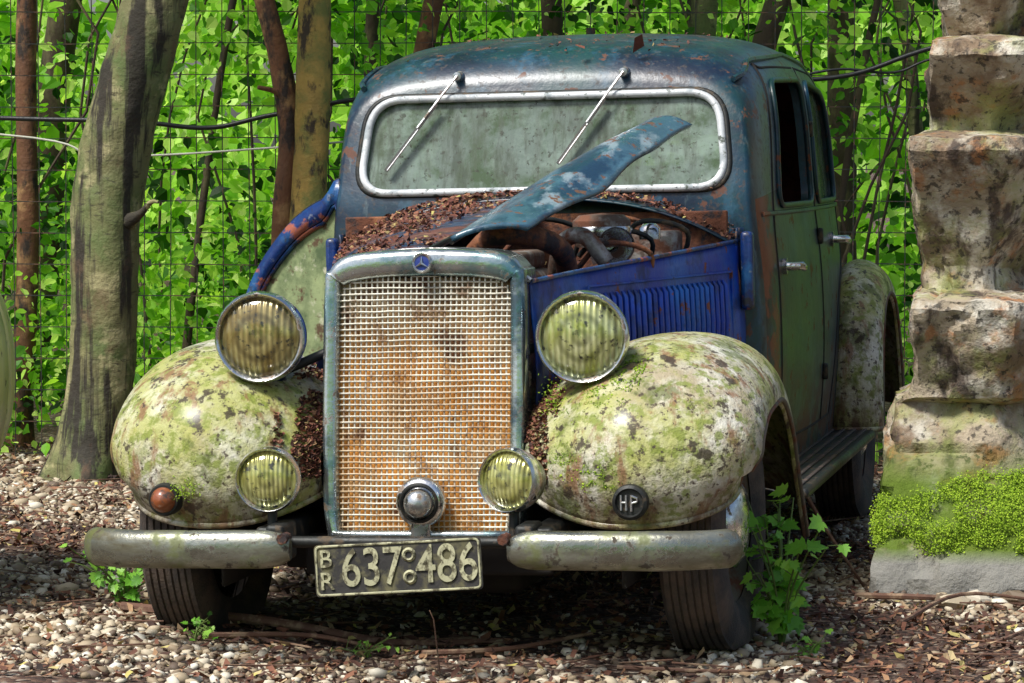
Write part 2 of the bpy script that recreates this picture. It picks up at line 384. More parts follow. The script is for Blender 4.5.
cab.parent=car; nm.materials.clear(); nm.materials.append(M['roof']); nm.materials.append(M['seat']); nm.materials.append(M['door'])
for p,k in zip(nm.polygons,mi):
    c=p.center; p.material_index=1 if k==1 else 0
    if k!=1 and c.z<1.10 and abs(c.x)>.5 and c.y>1.15: p.material_index=2
nm.polygons.foreach_set('use_smooth',[True]*len(nm.polygons)); nm.set_sharp_from_angle(angle=R(35))
# windscreen parts
def wsv(z): return 1.12+.30*max(0,z-1.08)
WSd=densify(WS,.05)
tube('windscreen_frame',[(p[0],wsv(p[1])-.006,p[1]) for p in WSd],.0115,M['frame'],car,closed=True)
tube('windscreen_seal',[(p[0]*1.03,wsv(p[1])-.001,1.27+(p[1]-1.27)*1.055) for p in WSd],.009,M['darkmetal'],car,closed=True)
mesh('windscreen_glass',[(p[0],wsv(p[1])+.008,p[1]) for p in WS],[tuple(range(len(WS)))],M['screen'],car,smooth=False)
for sx in (1,-1):
    for nme,W,gl in (('front_window',SW1,sx<0),('rear_window',SW2,True)):
        tube(nme+'_frame',[(sx*(side_u(p[0],p[1])+.003),p[0],p[1]) for p in densify(W,.05)],.009,M['door'],car,closed=True)
        if gl: mesh(nme+'_glass',[(sx*(side_u(p[0],p[1])-.016),p[0],p[1]) for p in W],[tuple(range(len(W)))],M['sideglass'],car,smooth=False)
    def seam(P,r=.0045,mat='black',off=-.001,nm_='door_seam'):
        tube(nm_,[(sx*(side_u(v,z)+off),v,z) for v,z in P],r,M[mat],car,n=6)
    for P in ([(1.30,.40),(1.30,.8),(1.33,1.06),(1.45,1.45),(1.53,1.478),(2.0,1.488)],[(2.055,.40),(2.055,1.0),(2.055,1.485)],
              [(2.055,1.488),(2.6,1.47),(2.76,1.40),(2.84,1.06),(2.78,.9),(2.52,.75),(2.35,.5),(2.3,.40)],[(1.30,.40),(2.3,.40)]):
        seam([tuple(q) for q in catmull(P,8)])
    seam([(v,1.055) for v in np.linspace(1.2,3.0,30)],.008,'door',.0,'belt_moulding')
    seam([(v,interp(v,[(1.25,1.44),(1.45,1.50),(2.0,1.53),(2.6,1.505),(2.9,1.40)])) for v in np.linspace(1.25,2.9,36)],.009,'roof',.004,'drip_rail')
    for vh,zh in ((1.38,.90),(2.42,.95)):
        u=side_u(vh,zh)*sx
        tube('door_handle',[(u,vh,zh),(u+sx*.045,vh,zh),(u+sx*.05,vh+.02,zh),(u+sx*.045,vh+.12,zh-.01)],[.013,.012,.013,.010],M['chrome'],car)
        lathe('door_handle_boss',[(0,-.01),(.024,-.01),(.022,.008),(0,.01)],M['chrome'],car,(u,vh,zh),(0,0,R(90)),n=20)
    for zh in (.55,.97,1.30):
        box('door_hinge',(sx*(side_u(2.055,zh)+.008),2.055,zh),(.018,.03,.05),M['darkmetal'],car,.006)
# wipers
for (pu,pz,eu,ez) in ((-.255,1.468,-.455,1.20),(.232,1.468,.05,1.21)):
    pv=wsv(1.44)+.01; mu,mz=pu+(eu-pu)*.55,pz+(ez-pz)*.55
    tube('wiper_arm',[(pu,pv+.02,pz),(pu,pv-.03,pz),(pu+(eu-pu)*.2,wsv(1.42)-.035,pz+(ez-pz)*.2),(mu,wsv(mz)-.03,mz)],.004,M['chrome'],car,n=6)
    a=(pu+(eu-pu)*.30,pz+(ez-pz)*.30)
    tube('wiper_blade',[(a[0],wsv(a[1])-.022,a[1]),(eu,wsv(ez)-.018,ez)],.006,M['darkmetal'],car,n=6)
    tube('wiper_blade_back',[(a[0]+.006,wsv(a[1])-.028,a[1]),(eu+.006,wsv(ez)-.024,ez)],.003,M['chrome'],car,n=6)
    lathe('wiper_pivot',[(0,-.03),(.012,-.028),(.016,0),(.016,.02)],M['chrome'],car,(pu,pv,pz),n=16)
# interior
box('dashboard',(0,1.28,1.02),(1.05,.14,.14),M['seat'],car,.03)
tube('steering_wheel',[(.28+.19*math.cos(t),1.52+.07*math.sin(t),1.08+.17*math.sin(t)) for t in np.linspace(0,2*math.pi,33)[:-1]],.012,M['darkmetal'],car,closed=True)
for ux in (-.3,.3):
    box('seat_cushion',(ux,1.9,.66),(.5,.5,.16),M['seat'],car,.05); box('seat_back',(ux,2.14,.95),(.5,.12,.5),M['seat'],car,.05,(R(-10),0,0))
box('rear_seat',(0,2.75,.66),(1.1,.5,.2),M['seat'],car,.05); box('rear_seat_back',(0,3.0,.92),(1.1,.14,.45),M['seat'],car,.05,(R(-14),0,0))

# ---- bonnet
def lidL(a,b):
    v=-.27+1.39*a; s=-b; dz=.004*noise.noise(Vector((v*5,b*4,0)))
    return (s*hoodhw(v),v,hoodz(s,v)+dz)
gridf('bonnet_left_half',lidL,40,12,M['rusthood'],car,solid=.006)
gridf('scuttle_panel',lambda a,b:((b*2-1)*hoodhw(1.0+.125*a),1.0+.125*a,hoodz(b*2-1,1.0+.125*a)+.004),3,24,M['roof'],car,solid=.006)
tube('bonnet_hinge',[(0,v,hoodzc(v)+.004) for v in np.linspace(-.27,1.12,12)],.006,M['darkmetal'],car,n=6)
tube('bonnet_front_band',[(hoodhw(-.26)*s,-.262,hoodz(s,-.26)+.003) for s in np.linspace(-1,1,25)],.007,M['chrome'],car,n=6)
for sx in (1,-1):
    def sp(a,b):
        v=-.26+1.34*a; z=hoodze(v)*(1-b)+.45*b
        return (sx*(hoodhw(v)+.012*math.sin(b*math.pi)+.006*noise.noise(Vector((v*3,b*3,sx)))),v,z)
    gridf('bonnet_side_panel',sp,30,8,M['blue'],car,solid=.006)
    tube('bonnet_side_edge',[(sx*hoodhw(v),v,hoodze(v)+.001) for v in np.linspace(-.26,1.08,16)],.006,M['navy'],car,n=8)
    parts=[]
    for v in np.linspace(.12,.93,24):
        u=sx*(hoodhw(v)+.012)
        parts.append(tube_data([(u-sx*.004,v,.66),(u+sx*.004,v,.675),(u+sx*.007,v,.77),(u+sx*.004,v,.865),(u-sx*.004,v,.88)],[.003,.008,.009,.008,.003],n=8))
    multi('bonnet_louvres',parts,M['blue'],car)
    tube('louvre_border',[(sx*(hoodhw(v)+.011),v,z) for v,z in ((.06,.64),(.06,.90),(.99,.90),(.99,.64))],.004,M['blue'],car,n=6,closed=True)
    box('scuttle_post',(sx*.60,1.07,.90),(.035,.05,.22),M['navy'],car,.012)
    gridf('scuttle_side',lambda a,b:(sx*(hoodhw(1.06)+.005+.03*a+.012*noise.noise(Vector((a*3,b*6,2)))),1.05+.28*a,1.02-.66*b),8,24,M['rusthood'],car,solid=.005)
I=catmull([(.03,-.14,1.035),(.12,.2,1.13),(.24,.52,1.235),(.36,.86,1.325)],8)
O=catmull([(.215,-.08,1.055),(.315,.3,1.145),(.40,.6,1.235),(.475,.92,1.31)],8)
def lidR(a,b):
    i=a*(len(I)-1); k=int(i); t=i-k; k2=min(k+1,len(I)-1)
    p=I[k]*(1-t)+I[k2]*t; q=O[k]*(1-t)+O[k2]*t
    r=p*(1-b)+q*b; n_=.018*math.sin(b*math.pi)+.005*noise.noise(Vector((a*4,b*3,1)))
    j=.012*max(0,b-.7)/.3*noise.noise(Vector((a*4,0,4)))
    return (r[0]+j,r[1]-n_*.5,r[2]+n_-j)
gridf('bonnet_right_half_raised',lidR,60,12,M['lid'],car,solid=.012)
tube('bonnet_prop_strip',[I[k]+np.array((0,.01,-.012)) for k in range(0,len(I),3)],.008,M['darkmetal'],car,n=6)
# engine bay
box('engine_bay_floor',(0,.42,.62),(.55,1.3,.02),M['black'],car,.002)
box('firewall',(0,1.04,.86),(1.1,.03,.42),M['rust'],car,.005)
box('engine_block',(.02,.38,.80),(.22,.62,.26),M['engine'],car,.03)
box('cylinder_head',(.02,.38,.955),(.17,.58,.05),M['engine'],car,.015)
lathe('air_filter',[(0,0),(.07,0),(.078,.015),(.078,.07),(.06,.085),(0,.09)],M['engine'],car,(.27,.62,.985),axis='z',n=28)
lathe('air_filter_band',[(.0795,.03),(.082,.035),(.082,.05),(.0795,.055)],M['chrome'],car,(.27,.62,.985),axis='z',n=28)
tube('intake_pipe',catmull([(.02,.1,.97),(.10,.04,1.03),(.18,.08,1.03),(.24,.2,.99),(.22,.4,.90)],5),.028,M['rust'],car,n=12)
tube('exhaust_branch',catmull([(.16,.5,.9),(.2,.42,1.0),(.27,.36,1.02),(.33,.36,.95)],5),.022,M['engine'],car,n=12)
tube('radiator_hose',catmull([(.0,-.2,.94),(.03,-.05,.98),(.05,.1,.96)],5),.024,M['rubber'],car,n=12)
for k,(a,b,c) in enumerate([(.36,.75,1.0),(.40,.5,.97),(.15,.8,1.03),(.33,.9,1.03),(.45,.8,1.02),(.22,.3,.99)]):
    tube('engine_cable',catmull([(a,b,c-.1),(a+.03,b-.05,c),(a-.08,b-.12,c+.03),(a-.16,b-.1,c-.04)],5),.007,M['rust'] if k%2 else M['darkmetal'],car,n=8)
box('battery',(.36,.88,.96),(.16,.12,.12),M['engine'],car,.015)
lathe('oil_cap',[(0,0),(.03,0),(.03,.03),(.015,.045),(0,.045)],M['chrome'],car,(.38,.74,1.0),axis='z',n=20)
lathe('horn',[(.05,0),(.045,.02),(.02,.05),(.012,.10),(0,.1)],M['chrome'],car,(.33,.5,.99),(0,0,R(20)),n=20)

# ---- grille
def gv(z): return -.37+(z-.32)*.12
outer=[(.235,.31),(.25,.45),(.25,.90),(.235,.965),(.19,.998),(.10,1.008),(0,1.012)]
outer=[tuple(p) for p in catmull(outer,5)]; outer=outer+[(-x,z) for x,z in outer[::-1][1:]]
inner=[(.205,.335),(.212,.45),(.212,.905),(.20,.925),(.17,.935),(.10,.942),(0,.945)]
inner=[tuple(p) for p in catmull(inner,5)]; inner=inner+[(-x,z) for x,z in inner[::-1][1:]]
n=len(outer); V=[]
def lerp(a,b,t): return (a[0]+(b[0]-a[0])*t,a[1]+(b[1]-a[1])*t)
rowdef=[(1.0,.04),(1.0,-.002),(.93,-.014),(.75,-.019),(.3,-.017),(.1,-.010),(0,0.002),(0,.03)]
for t,dv in [(0,.13)]+[(1-t,dv) for t,dv in rowdef]:
    for k in range(n):
        p=lerp(outer[k],inner[k],t); V.append((p[0],gv(p[1])+dv,p[1]))
nr=len(rowdef)+1
F=[(r*n+k,r*n+k+1,(r+1)*n+k+1,(r+1)*n+k) for r in range(nr-1) for k in range(n-1)]
mesh('grille_shell',V,F,M['shell'],car,recalc=True,angle=60)
parts=[]
def innerhw(z): return interp(z,[(.335,.205),(.45,.212),(.905,.212),(.925,.20),(.935,.17),(.942,.10),(.945,.0)])
def innertop(u): return interp(abs(u),[(0,.945),(.10,.942),(.17,.935),(.20,.925),(.212,.905)])
def wob(u,z): return .005*noise.noise(Vector((u*7,z*7,3)))+.003*noise.noise(Vector((u*20,z*20,3)))
for u in np.arange(-.203,.2035,.0140):
    zt=innertop(u); parts.append(tube_data([(u+wob(u,z)*.5,gv(z)+.008+wob(u,z),z) for z in np.linspace(.335,zt,15)],.0024,n=6))
for z in np.arange(.342,.945,.0140):
    h=innerhw(z); parts.append(tube_data([(u,gv(z)+.0045+wob(u,z),z+wob(z,u)*.5) for u in np.linspace(-h,h,11)],.0022,n=6))
multi('grille_mesh',parts,M['grid'],car)
gridf('radiator_core',lambda a,b:((a*2-1)*.22,gv(.33+b*.61)+.021+.003*noise.noise(Vector((a*5,b*8,0))),.33+b*.61),20,40,M['rustcore'],car)
box('grille_bottom_bar',(0,gv(.32)-.004,.318),(.46,.035,.035),M['shell'],car,.01)
lathe('grille_emblem',[(0,-.010),(.018,-.009),(.020,-.004),(.021,.006)],M['badgeblue'],car,(0,gv(.975)-.022,.977),(R(-6),0,0),n=28)
lathe('grille_emblem_ring',[(.018,-.010),(.022,-.014),(.0255,-.008),(.0255,.006)],M['chrome'],car,(0,gv(.975)-.022,.977),(R(-6),0,0),n=28)
multi('grille_emblem_star',[tube_data([(0,gv(.975)-.035,.977),(.017*math.sin(t),gv(.975)-.034,.977+.017*math.cos(t))],[.0035,.001],n=5) for t in (0,R(120),R(240))],M['chrome'],car)
c0=(0.0,gv(.40)-.035,.405)
lathe('crank_cover_base',[(0,-.012),(.05,-.010),(.060,.0),(.062,.012),(.058,.03)],M['chrome'],car,c0,n=36)
lathe('crank_cover_dome',[(0,-.052),(.018,-.050),(.03,-.040),(.036,-.022),(.038,-.008)],M['chrome'],car,c0,n=32)
lathe('crank_cover_ring',[(.040,-.014),(.044,-.020),(.049,-.014)],M['darkmetal'],car,c0,n=32)
box('crank_cover_bracket',(0,gv(.34)-.02,.345),(.05,.03,.09),M['chrome'],car,.01)

# ---- fenders
FP=catmull([(-.47,.355),(-.515,.45),(-.50,.57),(-.41,.69),(-.24,.765),(0,.787),(.2,.75),(.38,.64),(.52,.48),(.66,.335)],6)
RP=catmull([(2.50,.33),(2.51,.5),(2.56,.68),(2.70,.82),(2.92,.865),(3.14,.82),(3.32,.68),(3.43,.5),(3.47,.35)],6)
def fender(name,prof,uin,uc,uo,din,dout,sx,mat,parent,nseg=26,inner_drop_pow=2.0):
    n=len(prof); tg=[prof[min(i+1,n-1)]-prof[max(i-1,0)] for i in range(n)]
    V=[];edge=[];front=[]
    for i in range(n):
        t=tg[i]/np.linalg.norm(tg[i]); nr_=np.array((-t[1],t[0]))
        v,z=prof[i]; f=i/(n-1); a,b,c=uin(v,f),uc(f),uo(f)
        for k in range(nseg+1):
            s=k/nseg
            if s<.42:
                q=1-s/.42; u=b-(b-a)*q; d=din*q**inner_drop_pow
            else:
                th=min(1,(s-.42)/.54)*math.pi/2; u=b+(c-b)*math.sin(th); d=dout*(1-math.cos(th))
                if s>.96: u-=.012*(s-.96)/.04; d+=.012*(s-.96)/.04
            w=.010*noise.noise(Vector((u*4,v*4,z*4+sx)))
            p=np.array((v,z))-nr_*(d-w)
            V.append((sx*u,p[0],p[1]))
            if k==nseg-1: edge.append((sx*u,p[0],p[1]))
        if i==0: front=V[-(nseg+1):]
    F=[(i*(nseg+1)+k,i*(nseg+1)+k+1,(i+1)*(nseg+1)+k+1,(i+1)*(nseg+1)+k) for i in range(n-1) for k in range(nseg)]
    if sx<0: F=[f[::-1] for f in F]
    ob=mesh(name,V,F,mat,parent,recalc=False); m=ob.modifiers.new('s','SOLIDIFY'); m.thickness=.006; m.offset=0
    tube(name+'_edge',edge,.007,M['lip'],parent,n=8); tube(name+'_front_lip',front,.009,M['fender'],parent,n=8)
for sx in (1,-1):
    k_=.0 if sx>0 else -.028
    fender('front_fender',FP,lambda v,f:max(.255,hoodhw(v)-.02) if v<.5 else .52,lambda f:interp(f,[(0,.50),(.4,.55),(.7,.60),(1,.66)]),
           lambda f:k_+interp(f,[(0,.76),(.08,.785),(.25,.82),(1,.82)]),.15,.17,sx,M['fender'],car)
    fender('rear_fender',RP,lambda v,f:.64,lambda f:.72,lambda f:.825,.06,.11,sx,M['fender'],car)
    box('running_board',(sx*.70,1.58,.315),(.22,1.84,.03),M['darkmetal'],car,.012)
    for k in range(5): box('running_board_rib',(sx*(.64+.035*k),1.58,.333),(.012,1.78,.006),M['rubber'],car,.002)
    gridf('sill',lambda a,b:(sx*(.655-.05*b),.62+1.9*a,.42-.22*b),10,3,M['black'],car,solid=.01)
    gridf('wheel_well',lambda a,b:(sx*(.50+.0*b),-.40+.95*a,.2+.5*b),4,4,M['black'],car,solid=.01)
b0=(-.60,-.522,.425)
lathe('side_marker_base',[(.0,-.012),(.036,-.010),(.040,.0),(.040,.03)],M['darkmetal'],car,b0,n=28)
lathe('side_marker_lens',[(0,-.038),(.014,-.036),(.026,-.026),(.031,-.010)],M['amber'],car,b0,n=28)
b1=(.535,-.522,.42)
lathe('club_badge',[(0,-.010),(.030,-.010),(.034,-.018),(.041,-.014),(.043,0),(.040,.03)],M['darkmetal'],car,b1,n=32)
multi('club_badge_letters',[tube_data([(b1[0]+x0,b1[1]-.014,b1[2]+z0),(b1[0]+x1,b1[1]-.014,b1[2]+z1)],.0026,n=6) for x0,z0,x1,z1 in
  [(-.020,-.018,-.020,.018),(-.008,-.018,-.008,.018),(-.020,0,-.008,0),(.004,-.020,.004,.018),(.004,.016,.018,.010),(.018,.010,.018,.002),(.018,.002,.004,-.002)]],M['chrome'],car)

# ---- lamps
def lamp(u,v,z,r,lens,yaw,pitch=0,name='headlamp',depth=1.0):
    L=(u,v,z); rt=(R(pitch),0,R(yaw))
    lathe(name+'_bowl',[(r*1.0,.0),(r,.02),(r*.95,.06*depth),(r*.80,.11*depth),(r*.5,.15*depth),(0,.168*depth)],M['roof' if r>.1 else 'bumper'],car,L,rt)
    lathe(name+'_rim',[(r*.90,-.006),(r*.93,-.020),(r*.99,-.024),(r*1.04,-.014),(r*1.05,.006),(r*1.0,.022)],M['chrome'],car,L,rt)
    lathe(name+'_lens',[(0,-.034),(r*.3,-.032),(r*.55,-.027),(r*.78,-.018),(r*.92,-.006)],lens,car,L,rt)
HL=(-.395,.40)
lamp(HL[0],-.37,.805,.107,M['lensA'],2); lamp(HL[1],-.37,.797,.107,M['lensB'],4)
for sx in (-1,1):
    x=HL[0] if sx<0 else HL[1]
    tube('headlamp_stalk',[(x,-.28,.72),(x,-.27,.66),(x+.01*sx,-.24,.60)],[.035,.028,.045],M['roof'],car,n=14)
tube('headlamp_bar',catmull([(-.36,-.26,.72),(-.2,-.20,.78),(0,-.2,.8),(.2,-.20,.78),(.36,-.26,.72)],5),.012,M['darkmetal'],car)
lamp(-.328,-.56,.478,.075,M['lensC'],6,name='fog_lamp',depth=.6); lamp(.258,-.56,.475,.074,M['lensC'],-18,-4,name='fog_lamp',depth=.6)
for x in (-.325,.262): tube('fog_lamp_stalk',[(x,-.54,.41),(x,-.55,.35),(x,-.55,.30)],.012,M['darkmetal'],car)

# ---- bumper
for sx in (1,-1):
    P=catmull([(sx*.262,-.615,.318),(sx*.45,-.622,.318),(sx*.62,-.607,.316),(sx*.73,-.575,.316),(sx*.79,-.525,.316)],8)
    nP=len(P); r=[1+.03*noise.noise(Vector((p[0]*9,0,sx))) for p in P]; r[0]=.55; r[1]=.85; r[2]=.96; r[-1]=.45; r[-2]=.72; r[-3]=.87; r[-4]=.95
    tube('bumper_bar',P,r,M['bumper'],car,n=28,flat=(.030,.046,.9))
    box('bumper_bracket',(sx*.30,-.56,.33),(.045,.12,.09),M['darkmetal'],car,.01)
    box('chassis_horn',(sx*.33,-.35,.33),(.06,.45,.07),M['darkmetal'],car,.01)
    box('chassis_rail',(sx*.36,1.4,.27),(.07,3.2,.10),M['black'],car,.01)
tube('bumper_cross_tube',[(-.34,-.57,.33),(.34,-.57,.33)],.014,M['darkmetal'],car)
for x in (-.275,.255): tube('bumper_bolt',[(x,-.60,.345),(x,-.645,.345)],.013,M['rust'],car,n=8)
box('front_apron',(0,-.31,.27),(.62,.03,.10),M['black'],car,.01)
box('front_axle',(0,0,.25),(1.15,.06,.06),M['black'],car,.01); box('oil_pan',(0,.3,.26),(.4,.9,.22),M['black'],car,.03)
box('floor_pan',(0,1.9,.33),(1.2,2.6,.03),M['black'],car,.01)
box('rear_axle',(0,2.85,.30),(1.15,.09,.09),M['black'],car,.02)
# number plate
pl=empty('number_plate',(.008,-.655,.282),(R(-4),R(-3.2),0)); pl.parent=car
V=round_poly([(-.200,-.061),(.200,-.061),(.200,.061),(-.200,.061)],.012,4)
nV=len(V); mesh('plate_panel',[(p[0],-.003,p[1]) for p in V]+[(p[0],.003,p[1]) for p in V],[tuple(range(nV)),tuple(range(nV,2*nV))[::-1]]+[(i,(i+1)%nV,nV+(i+1)%nV,nV+i) for i in range(nV)],M['plate'],pl,recalc=True,smooth=False)
tube('plate_rim',[(p[0]*.975,-.004,p[1]*.93) for p in V],.0028,M['letters'],pl,n=6,closed=True)
def text(s,x,z,size,par,mat,ex=.0018,xs=1,bold=.0015):
    cu=D.curves.new('t','FONT'); cu.body=s; cu.size=size; cu.extrude=ex; cu.offset=bold; cu.align_x='CENTER'; cu.align_y='CENTER'
    o=D.objects.new('t',cu); coll.objects.link(o); C.view_layer.update()
    me=D.meshes.new_from_object(o.evaluated_get(C.evaluated_depsgraph_get())); D.objects.remove(o)
    ob=D.objects.new('plate_characters',me); coll.objects.link(ob); me.materials.clear(); me.materials.append(mat)
    ob.parent=par; ob.location=(x,-.0055,z); ob.rotation_euler=(R(90),0,0); ob.scale=(xs,1,1); return ob
text('637',-.062,0,.125,pl,M['letters'],xs=.80,bold=.0008); text('486',.118,0,.125,pl,M['letters'],xs=.80,bold=.0008)
text('B',-.172,.026,.058,pl,M['letters'],bold=.0003); text('R',-.172,-.026,.058,pl,M['letters'],bold=.0003)
for z in (.028,-.024): lathe('plate_seal',[(.008,-.006),(.012,-.009),(.017,-.004),(.017,0)],M['letters'],pl,(.028,0,z),n=20)
box('plate_bracket',(0,.02,.03),(.10,.03,.05),M['rust'],pl,.005)

# ---- wheels
def wheel(x,y,sx,par,R0=.325,steer=0):
    e=empty('wheel',(x,y,R0-.01),(0,0,R(steer))); e.parent=par
    w=.078
    pr=[(R0*.60,-w*.75),(R0*.68,-w*.98),(R0*.80,-w*1.08),(R0*.92,-w*.98),(R0*.97,-w*.86)]
    for k in range(-3,4):
        c=k*w*.235; pr+=[(R0*.985,c-w*.10),(R0,c-w*.075),(R0,c+w*.075),(R0*.985,c+w*.10)]
    pr+=[(R0*.97,w*.86),(R0*.92,w*.98),(R0*.80,w*1.08),(R0*.68,w*.98),(R0*.60,w*.75)]
    def post(v):
        x_,y_,z_=v; zb=-(R0-.022)
        if z_<zb+.05:
            x_*=1+.16*min(1,(zb+.05-z_)/.06)
        return (x_,y_,max(z_,zb))
    lathe('tyre',pr,M['rubber'],e,axis='x',n=72,post=post)
    lathe('rim',[(R0*.61,w*.7*sx),(R0*.57,w*.55*sx),(R0*.52,w*.3*sx),(R0*.36,w*.42*sx),(R0*.30,w*.55*sx),(0,w*.55*sx)],M['lip'],e,axis='x',n=48)
    lathe('hub_cap',[(R0*.36,w*.5*sx),(R0*.35,w*.75*sx),(R0*.26,w*.98*sx),(R0*.1,w*1.08*sx),(0,w*1.1*sx)],M['chrome'],e,axis='x',n=40)
    lathe('brake_drum',[(R0*.5,-w*.6*sx),(R0*.5,0),(0,0)],M['black'],e,axis='x',n=32)
wheel(.65,0,1,car,steer=-3); wheel(-.65,0,-1,car,steer=-3); wheel(.66,2.92,1,car); wheel(-.66,2.92,-1,car)

# ---- open door on the far side
od=[(-.59,.42),(-.59,1.115),(-.66,1.105),(-.76,1.05),(-.86,.95),(-.93,.84),(-.97,.70),(-.985,.42)]
def odv(u): return 1.16+(-u-.59)*.5
oc=[tuple(p) for p in catmull(od,4)]; nO=len(oc)
def inset(p,k): return (-.72+(p[0]+.72)*k,.62+(p[1]-.62)*k)
def ring(name,ka,kb,d0,mat,d1=None):
    A=[inset(p,ka) for p in oc]; B=[inset(p,kb) for p in oc]; d1=d0 if d1 is None else d1
    V=[(p[0],odv(p[0])+d0,p[1]) for p in A]+[(p[0],odv(p[0])+d1,p[1]) for p in B]
    mesh(name,V,[(i,(i+1)%nO,nO+(i+1)%nO,nO+i) for i in range(nO)],mat,car,recalc=True,solid=.006,angle=30)
mesh('open_door_panel',[(p[0],odv(p[0])+.012,p[1]) for p in oc]+[(p[0],odv(p[0])+.035,p[1]) for p in oc],[tuple(range(nO)),tuple(range(nO,2*nO))[::-1]]+[(i,(i+1)%nO,nO+(i+1)%nO,nO+i) for i in range(nO)],M['doorcard'],car,recalc=True,smooth=False)
ring('open_door_border',1.03,.90,-.004,M['navy']); ring('open_door_step',.90,.875,-.004,M['navy'],.010)
tube('open_door_frame',[(lambda q:(q[0],odv(q[0])+.006,q[1]))(inset(p,1.035)) for p in oc],.005,M['darkmetal'],car,n=8,closed=True)
tube('open_door_inner_frame',[(lambda q:(q[0],odv(q[0])-.006,q[1]))(inset(p,.96)) for p in oc],.0035,M['darkmetal'],car,n=8,closed=True)

# ---- litter on the car
M['litter']=rndmat('leaf_litter',[(0,(.035,.016,.012)),(.35,(.13,.042,.028)),(.6,(.20,.07,.04)),(.85,(.30,.14,.08)),(.95,(.34,.26,.10)),(1,(.45,.40,.12))],rough=.85)
pts=[]; szs=[]
def add(u,v,z,s=(.006,.018)): pts.append((u,v,z+.003+random.random()*.006)); szs.append(random.uniform(*s))
for _ in range(4600):
    v=random.uniform(-.15,1.1); s=-random.random()**.8
    if noise.noise(Vector((v*4,s*3,2)))+.15+v*.4>random.random()*.9: add(s*hoodhw(v),v,hoodz(s,v))
for _ in range(1300):
    s=random.uniform(-1,1); v=random.uniform(1.0,1.13); add(s*hoodhw(v),v,hoodz(s,v)+.004+random.random()*.010)
for _ in range(600):
    v=random.uniform(-.1,1.0); s=random.uniform(.1,.97); add(s*hoodhw(v),v,.84+.10*random.random()*(v+.2))
for _ in range(350):
    v=random.uniform(1.2,2.4); u=random.uniform(-.45,.45)
    if noise.noise(Vector((v*5,u*5,5)))>.10 or (v<1.30 and random.random()<.25): add(u,v+lean(v,1.5),roofz(u,v)-.003,(.005,.016))
for _ in range(160):
    u=random.uniform(-.50,.50); add(u,wsv(1.13)-.012,1.128,(.005,.012))
add(.27,1.26,1.545,(.05,.055)); add(.1,1.25,1.54,(.03,.035))
for sx in (1,-1):
    for _ in range(2600):
        i=random.uniform(5,len(FP)-24); k=int(i); p=FP[k]*(1-(i-k))+FP[k+1]*(i-k); v=p[0]
        t=FP[k+1]-FP[k]; t/=np.linalg.norm(t); nr_=np.array((-t[1],t[0])); ui=max(.255,hoodhw(v)-.02); q=1-random.random()**1.5*(.34 if sx<0 else .30)
        if noise.noise(Vector((q*6,v*7,sx*3)))<-.18+(1-q)*.9-.12: continue
        uc=.54; u=uc-(uc-ui)*q; P=np.array((v,p[1]))-nr_*(.15*q*q-.004-random.random()*.008)
        pts.append((sx*u,P[0],P[1])); szs.append(random.uniform(.006,.018))
pts=np.array(pts); sz=np.array(szs); nn=rng.normal(size=pts.shape)*.5+np.array((0,-.1,1))
a,b,c=frames(nn,sz,(.8,1.3,1)); scatter('leaf_litter_on_car',CHIP_V,CHIP_F,pts,a,b,c,M['litter'],car)
M['moss']=rndmat('moss',[(0,(.09,.17,.01)),(.5,(.26,.42,.02)),(1,(.46,.62,.05))],rough=.9,trans=.2)
mp=[]
for (cu,cv,cz,su,sz_,k) in ((-.555,-.53,.45,.022,.012,200),(.345,-.46,.66,.015,.025,160)):
    for _ in range(k): mp.append((cu+random.gauss(0,su),cv+random.gauss(0,.010),cz+random.gauss(0,sz_)))
mp=np.array(mp); a,b,c=frames(rng.normal(size=mp.shape)+np.array((0,-.4,.6)),rng.uniform(.004,.008,len(mp)),(.5,1.2,1))
scatter('moss_tufts',CHIP_V,CHIP_F,mp,a,b,c,M['moss'],car)
def fpt(sx,i,q):
    k=int(i); p=FP[k]*(1-(i-k))+FP[k+1]*(i-k); t=FP[k+1]-FP[k]; t/=np.linalg.norm(t); nr_=np.array((-t[1],t[0])); f=i/(len(FP)-1)
    b=interp(f,[(0,.50),(.4,.55),(.7,.60),(1,.66)]); a_=max(.255,hoodhw(p[0])-.02)
    P=p-nr_*(.15*q*q-.003); return (sx*(b-(b-a_)*q),P[0],P[1])
mp=[]
for sx,i0,q0,si,sq,k in ((1,16,.45,2.2,.12,2200),(1,20,.1,1.8,.1,700),(-1,17,.2,1.8,.1,700),(1,11,.6,1.5,.08,900),(-1,12,.5,1.2,.08,600),(1,8,.2,1.2,.12,500)):
    for _ in range(k):
        i=min(max(random.gauss(i0,si),4),30); q=min(max(random.gauss(q0,sq),0),1)
        if noise.noise(Vector((i*1.3,q*12,sx)))>-.02: mp.append(fpt(sx,i,q))
mp=np.array(mp); a,b,c=frames(rng.normal(size=mp.shape)*.7+np.array((0,-.3,.8)),rng.uniform(.003,.007,len(mp)),(.8,1.0,1))
scatter('moss_on_fender',CHIP_V,CHIP_F,mp,a,b,c,M['moss'],car)

# ================================================================= neighbouring fender (left edge)
nf=empty('car_fender',(-1.70,8.5,0))
def se(a,b):
    th=a*2*math.pi; ph=-.62+b*(math.pi/2+.62)
    cx,sx_=math.cos(th),math.sin(th); cp,sp_=math.cos(ph),math.sin(ph)
    pw=lambda q,e: math.copysign(abs(q)**e,q)
    return (.360*pw(cx,.9)*pw(cp,.75),.62*pw(sx_,.9)*pw(cp,.75),.64+.38*pw(sp_,.85))
gridf('fender_panel',se,64,24,M['palegreen'],nf,solid=.008); wheel(-.02,0,1,nf)

